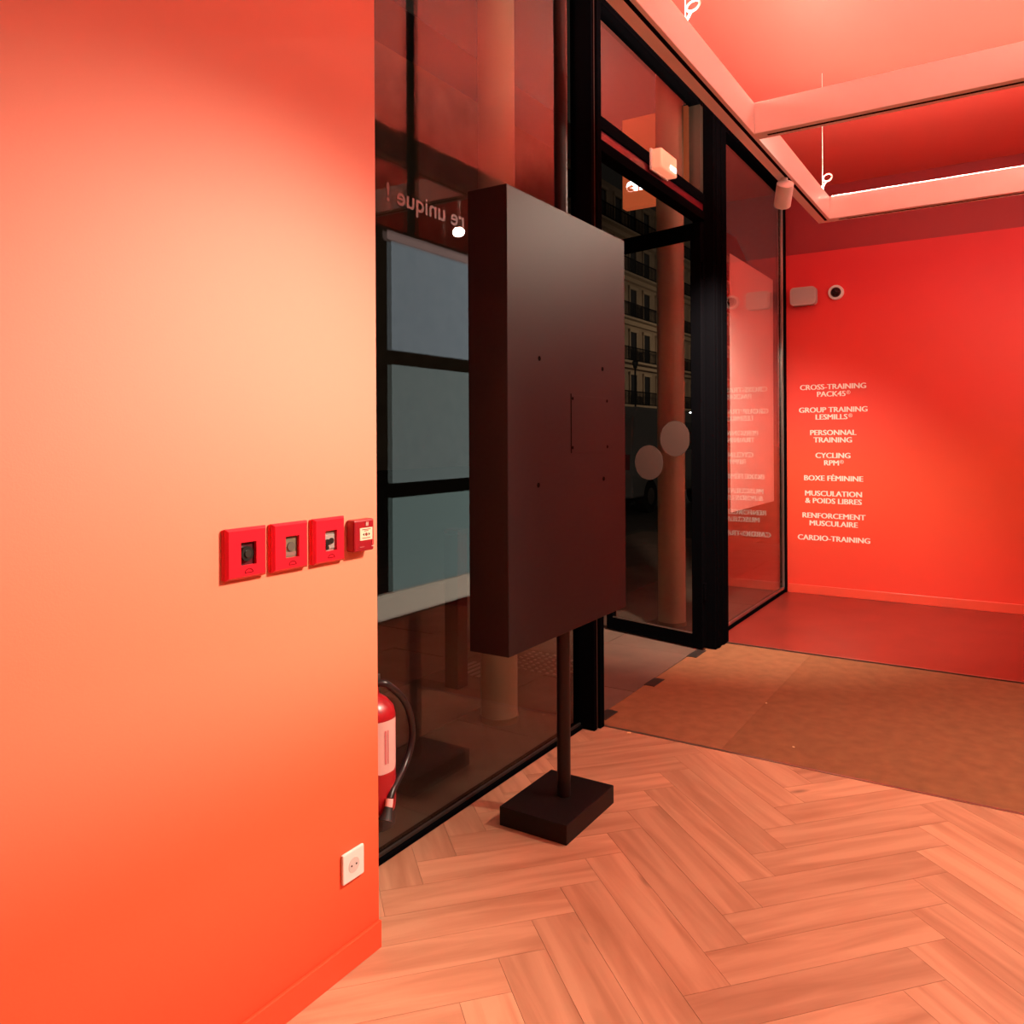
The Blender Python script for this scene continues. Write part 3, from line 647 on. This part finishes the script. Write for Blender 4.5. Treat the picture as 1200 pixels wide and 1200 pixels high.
# ------------------------------------------------------------------ street outside
M_slab = mat('pale_stone_slab', (0.19, 0.115, 0.085), 0.6, noise=0.15, nscale=4, bump=0.1)
M_asph = mat('asphalt', (0.06, 0.05, 0.045), 0.8, noise=0.3, nscale=12, bump=0.2)
street = struct(props(box('ground', (-10, 110), (G + 0.01, 60), (-0.12, -0.03), M_asph), 'dark street outside the shop front', 'ground'))
pav = struct(props(box('pavement', (0.5, 12), (G + 0.0105, 5.2), (-0.03, -0.014), mat('mortar', (0.10, 0.08, 0.065), 0.9)), 'stone pavement outside the glass door', 'pavement'))
slab_me = None
sw, sd = 0.92, 0.62
for r in range(5):
    for c in range(11):
        x = 1.55 + c * sw + (0.46 if r % 2 else 0); y = G + 0.009 + r * sd
        if x > 11: continue
        if slab_me is None:
            bm = bmesh.new(); add_box(bm, (0.002, sw - 0.002), (0.002, sd - 0.002), (-0.0145, 0)); bmesh.ops.recalc_face_normals(bm, faces=bm.faces)
            slab_me = bpy.data.meshes.new('slab'); bm.to_mesh(slab_me); bm.free(); slab_me.materials.append(M_slab)
        link('slab', slab_me, None, pav, (x, y, 0 - 0.0005 * ((r * 3 + c) % 3)))
# tactile paving studs
ta, tb = onz(622, 757), onz(655, 795)
bm = bmesh.new()
for i in range(8):
    for j in range(9):
        x, y = 4.35 + i * 0.055, 2.42 + j * 0.055
        bmesh.ops.create_cone(bm, cap_ends=True, segments=8, radius1=0.014, radius2=0.009, depth=0.006, matrix=Matrix.Translation((x, y, 0.003)))
tp = from_bm('tactile_studs', bm, mat('pale_stud', (0.36, 0.27, 0.21), 0.6), pav); tp['kind'] = 'stuff'
bm = bmesh.new()
for i in range(6): add_box(bm, (4.05, 4.32), (2.80 + i * 0.05, 2.825 + i * 0.05), (0.0, 0.005))
tp = from_bm('tactile_ribs', bm, mat('pale_stud', (0, 0, 0)), pav); tp['kind'] = 'stuff'

M_col = mat('beige_column', (0.60, 0.43, 0.28), 0.5, noise=0.06, nscale=3)
def column(x, y, r, label):
    t = thing('round_column', (x, y, 0), label, 'column', 'round columns outside the shop front')
    tube('shaft', [(x, y, 0.0), (x, y, 5.0)], r, M_col, t, 40)
    tube('base_collar', [(x, y, 0.0), (x, y, 0.03)], r * 1.06, mat('column_collar', (0.28, 0.17, 0.10), 0.5), t, 40)
cA = onz(786.5, 741); column(cA.x + 0.25, cA.y + 0.09, 0.108, 'round beige column seen through the open glass door')
cB = onz(600, 846); column(cB.x, cB.y + 0.08, 0.098, 'round beige column outside the window behind the totem')
bp_ = 0.5 * (onz(525, 803) + onz(545, 806))
bl = thing('bollard', bp_, 'dark reddish brown square bollard on the pavement', 'bollard')
box('post', (bp_.x - 0.05, bp_.x + 0.05), (bp_.y - 0.05, bp_.y + 0.05), (0, 0.92), mat('dark_red_brown', (0.045, 0.012, 0.009), 0.6), bl, 0.006)
box('cap', (bp_.x - 0.055, bp_.x + 0.055), (bp_.y - 0.055, bp_.y + 0.055), (0.92, 0.95), mat('dark_red_brown', (0, 0, 0)), bl, 0.006)

# orange blade sign projecting from the facade
SX = 7.0
s0, s1 = onx(729.5, 245, SX), onx(769, 238, SX)
sg = thing('blade_sign', (SX, s0.y - 0.4, s0.z), 'orange illuminated projecting sign with white letters outside', 'sign')
box('sign_box', (SX, SX + 0.1), (s0.y - 0.85, s0.y), (s0.z, s0.z + 0.85), mat('orange_sign', (0.6, 0.16, 0.06), 0.5, emit=(0.9, 0.16, 0.05), es=0.24), sg, 0.006)
box('bracket', (SX + 0.03, SX + 0.07), (G + 0.09, s0.y - 0.85), (s0.z + 0.5, s0.z + 0.56), M_black, sg)
sp0, sp1 = onx(735, 223, SX), onx(767, 218, SX)
text('lettering', 'ens,', 0.17, axes((SX - 0.002, sp0.y + 0.005, sp0.z - 0.01), (0, -1, 0), (0, 0, 1), (-1, 0, 0)), mat('lit_letters', (1, 1, 1), 0.5, emit=(1, 0.97, 0.95), es=4), sg, 0.009, 'LEFT')

# apartment building across the street
BY = 24.5
bd = thing('apartment_building', (53, BY, 0), 'dim stone apartment building with balconies across the street', 'building')
M_stone = mat('limestone', (0.42, 0.31, 0.22), 0.85, noise=0.18, nscale=0.6)
M_win = mat('dark_window', (0.015, 0.015, 0.018), 0.25); M_trim = mat('limestone_trim', (0.50, 0.38, 0.27), 0.8)
box('wall', (6, 88), (BY, BY + 8), (0, 19.5), M_stone, bd)
rf = prism('roof', [(BY + 0.3, 19.5), (BY + 8, 19.5), (BY + 6, 23.5), (BY + 2, 23.5)], 'x', 6, 88, mat('zinc_roof', (0.10, 0.11, 0.12), 0.5, metal=0.4), bd)
fz = [3.9, 7.1, 10.3, 13.5, 16.6]
fm = None; pm = None
for fi, z0 in enumerate(fz):
    box('cornice', (44, 88), (BY - 0.35, BY), (z0 - 0.55, z0 - 0.25), M_trim, bd)
    box('balcony_slab', (44, 88), (BY - 0.8, BY), (z0 - 0.25, z0 - 0.1), M_trim, bd)
    bm = bmesh.new()
    add_box(bm, (44, 88), (BY - 0.8, BY - 0.76), (z0 + 0.85, z0 + 0.92)); add_box(bm, (44, 88), (BY - 0.8, BY - 0.76), (z0 - 0.05, z0))
    x = 44.0
    while x < 88:
        add_box(bm, (x, x + 0.09), (BY - 0.79, BY - 0.77), (z0 - 0.1, z0 + 0.9)); x += 0.2
    from_bm('railing', bm, M_black, bd)['kind'] = 'stuff'
    for k in range(10, 27):
        x = 19.5 + k * 2.55
        if fm is None:
            bm = bmesh.new(); add_box(bm, (-0.72, -0.55), (-0.10, 0), (0, 2.2)); add_box(bm, (0.55, 0.72), (-0.10, 0), (0, 2.2)); add_box(bm, (-0.78, 0.78), (-0.16, 0), (2.2, 2.42))
            bmesh.ops.recalc_face_normals(bm, faces=bm.faces); fm = bpy.data.meshes.new('window'); bm.to_mesh(fm); bm.free(); fm.materials.append(M_trim)
            bm = bmesh.new(); add_box(bm, (-0.55, 0.55), (-0.02, 0.02), (0, 2.2)); bmesh.ops.recalc_face_normals(bm, faces=bm.faces)
            pm = bpy.data.meshes.new('window_pane'); bm.to_mesh(pm); bm.free(); pm.materials.append(M_win)
        o = link('window', fm, None, bd, (x, BY, z0)); link('window_pane', pm, None, o, (x, BY, z0))
for k in range(5, 13):
    x = 20 + k * 5.1
    o = box('shop_window', (x, x + 3.6), (BY - 0.05, BY + 0.02), (0.5, 2.9), M_win, bd)
    box('shop_fascia', (x - 0.2, x + 3.8), (BY - 0.15, BY), (2.95, 3.3), M_black, bd)
box('lit_shop_panel', (51.6, 52.2), (BY - 0.12, BY - 0.05), (1.2, 2.5), mat('lit_panel', (0.1, 0.1, 0.1), 0.5, emit=(1, 0.8, 0.45), es=0.8), bd)

# grey van parked in the street
vp = onz(742, 603); VX, VY = vp.x, vp.y
vn = thing('parked_van', (VX + 2.3, VY + 0.9, 0), 'dim grey van parked in the street beyond the column', 'van')
M_van = mat('grey_van_paint', (0.30, 0.30, 0.30), 0.4, coat=0.3)
prism('body', [(VX, 0.3), (VX + 4.7, 0.3), (VX + 4.75, 0.95), (VX + 4.2, 1.15), (VX + 3.6, 1.85), (VX + 3.3, 2.02), (VX + 0.25, 2.08), (VX + 0.05, 1.9), (VX - 0.02, 0.8)], 'y', VY, VY + 1.8, M_van, vn, 0.04)
prism('side_window', [(VX + 2.7, 1.2), (VX + 3.95, 1.2), (VX + 3.5, 1.78), (VX + 2.7, 1.82)], 'y', VY - 0.006, VY + 0.05, M_win, vn)
box('rear_window', (VX - 0.02, VX + 0.04), (VY + 0.25, VY + 1.55), (1.2, 1.75), M_win, vn)
for x in (VX + 0.85, VX + 3.75):
    for y in (VY - 0.01, VY + 1.6):
        wh = disc('wheel', (x, y, 0.30), (0, 1, 0), 0.33, 0.21, mat('tyre', (0.01, 0.01, 0.01), 0.8), vn, 28); disc('hub', (x, y - 0.006, 0.30), (0, 1, 0), 0.17, 0.03, M_metal, wh, 20)
box('tail_light', (VX - 0.03, VX + 0.05), (VY + 0.06, VY + 0.2), (0.85, 1.15), M_darkred, vn)

# street lamps
def lamppost(px, base_y, top_y, label, es):
    p = onz(px, base_y); dist = (p - CP).dot(FW); h = H + (HY - top_y) / FPX * dist
    t = thing('street_lamp', (p.x, p.y, -0.03), label, 'street lamp')
    tube('pole', [(p.x, p.y, -0.03), (p.x, p.y, 0.5), (p.x, p.y, 0.52), (p.x, p.y, h - 0.35)], 0, M_black, t, 12, [0.09, 0.08, 0.05, 0.045])
    lt = tube('lantern', [(p.x, p.y, h - 0.35), (p.x, p.y, h - 0.3), (p.x, p.y, h - 0.02), (p.x, p.y, h)], 0, mat('lantern_%g' % es, (0.02, 0.02, 0.02), 0.4, emit=(0.9, 0.97, 1.0), es=es), t, 8, [0.05, 0.1, 0.17, 0.15])
    tube('lantern_cap', [(p.x, p.y, h), (p.x, p.y, h + 0.12)], 0, M_black, t, 8, [0.19, 0.03])
    if es > 0: lamp('lamp_light', 'POINT', (p.x, p.y, h - 0.6), None, 60, (1, 0.9, 0.75), 0.15, parent=t)
lamppost(745, 545, 425, 'dark unlit street lamp in front of the stone building', 0)
lamppost(813, 556, 484, 'small lit street lamp seen through the glass door', 8)
# street light added out of view to brighten the building opposite
sl = thing('added_street_light', (58, 12, 0), 'added unseen street light that brightens the stone building', 'street light')
tube('mast', [(58, 12, -0.03), (58, 12, 8.0), (58, 12.4, 8.6), (58, 13.6, 8.8)], 0.07, M_black, sl, 12)
box('lamp_head', (57.85, 58.15), (13.4, 14.0), (8.74, 8.86), M_black, sl, 0.02)
lamp('facade_fill_light', 'SPOT', (58, 13.7, 8.7), (60, 24, 6), 900, (1.0, 0.75, 0.5), 0.2, 150, 0.5, sl)
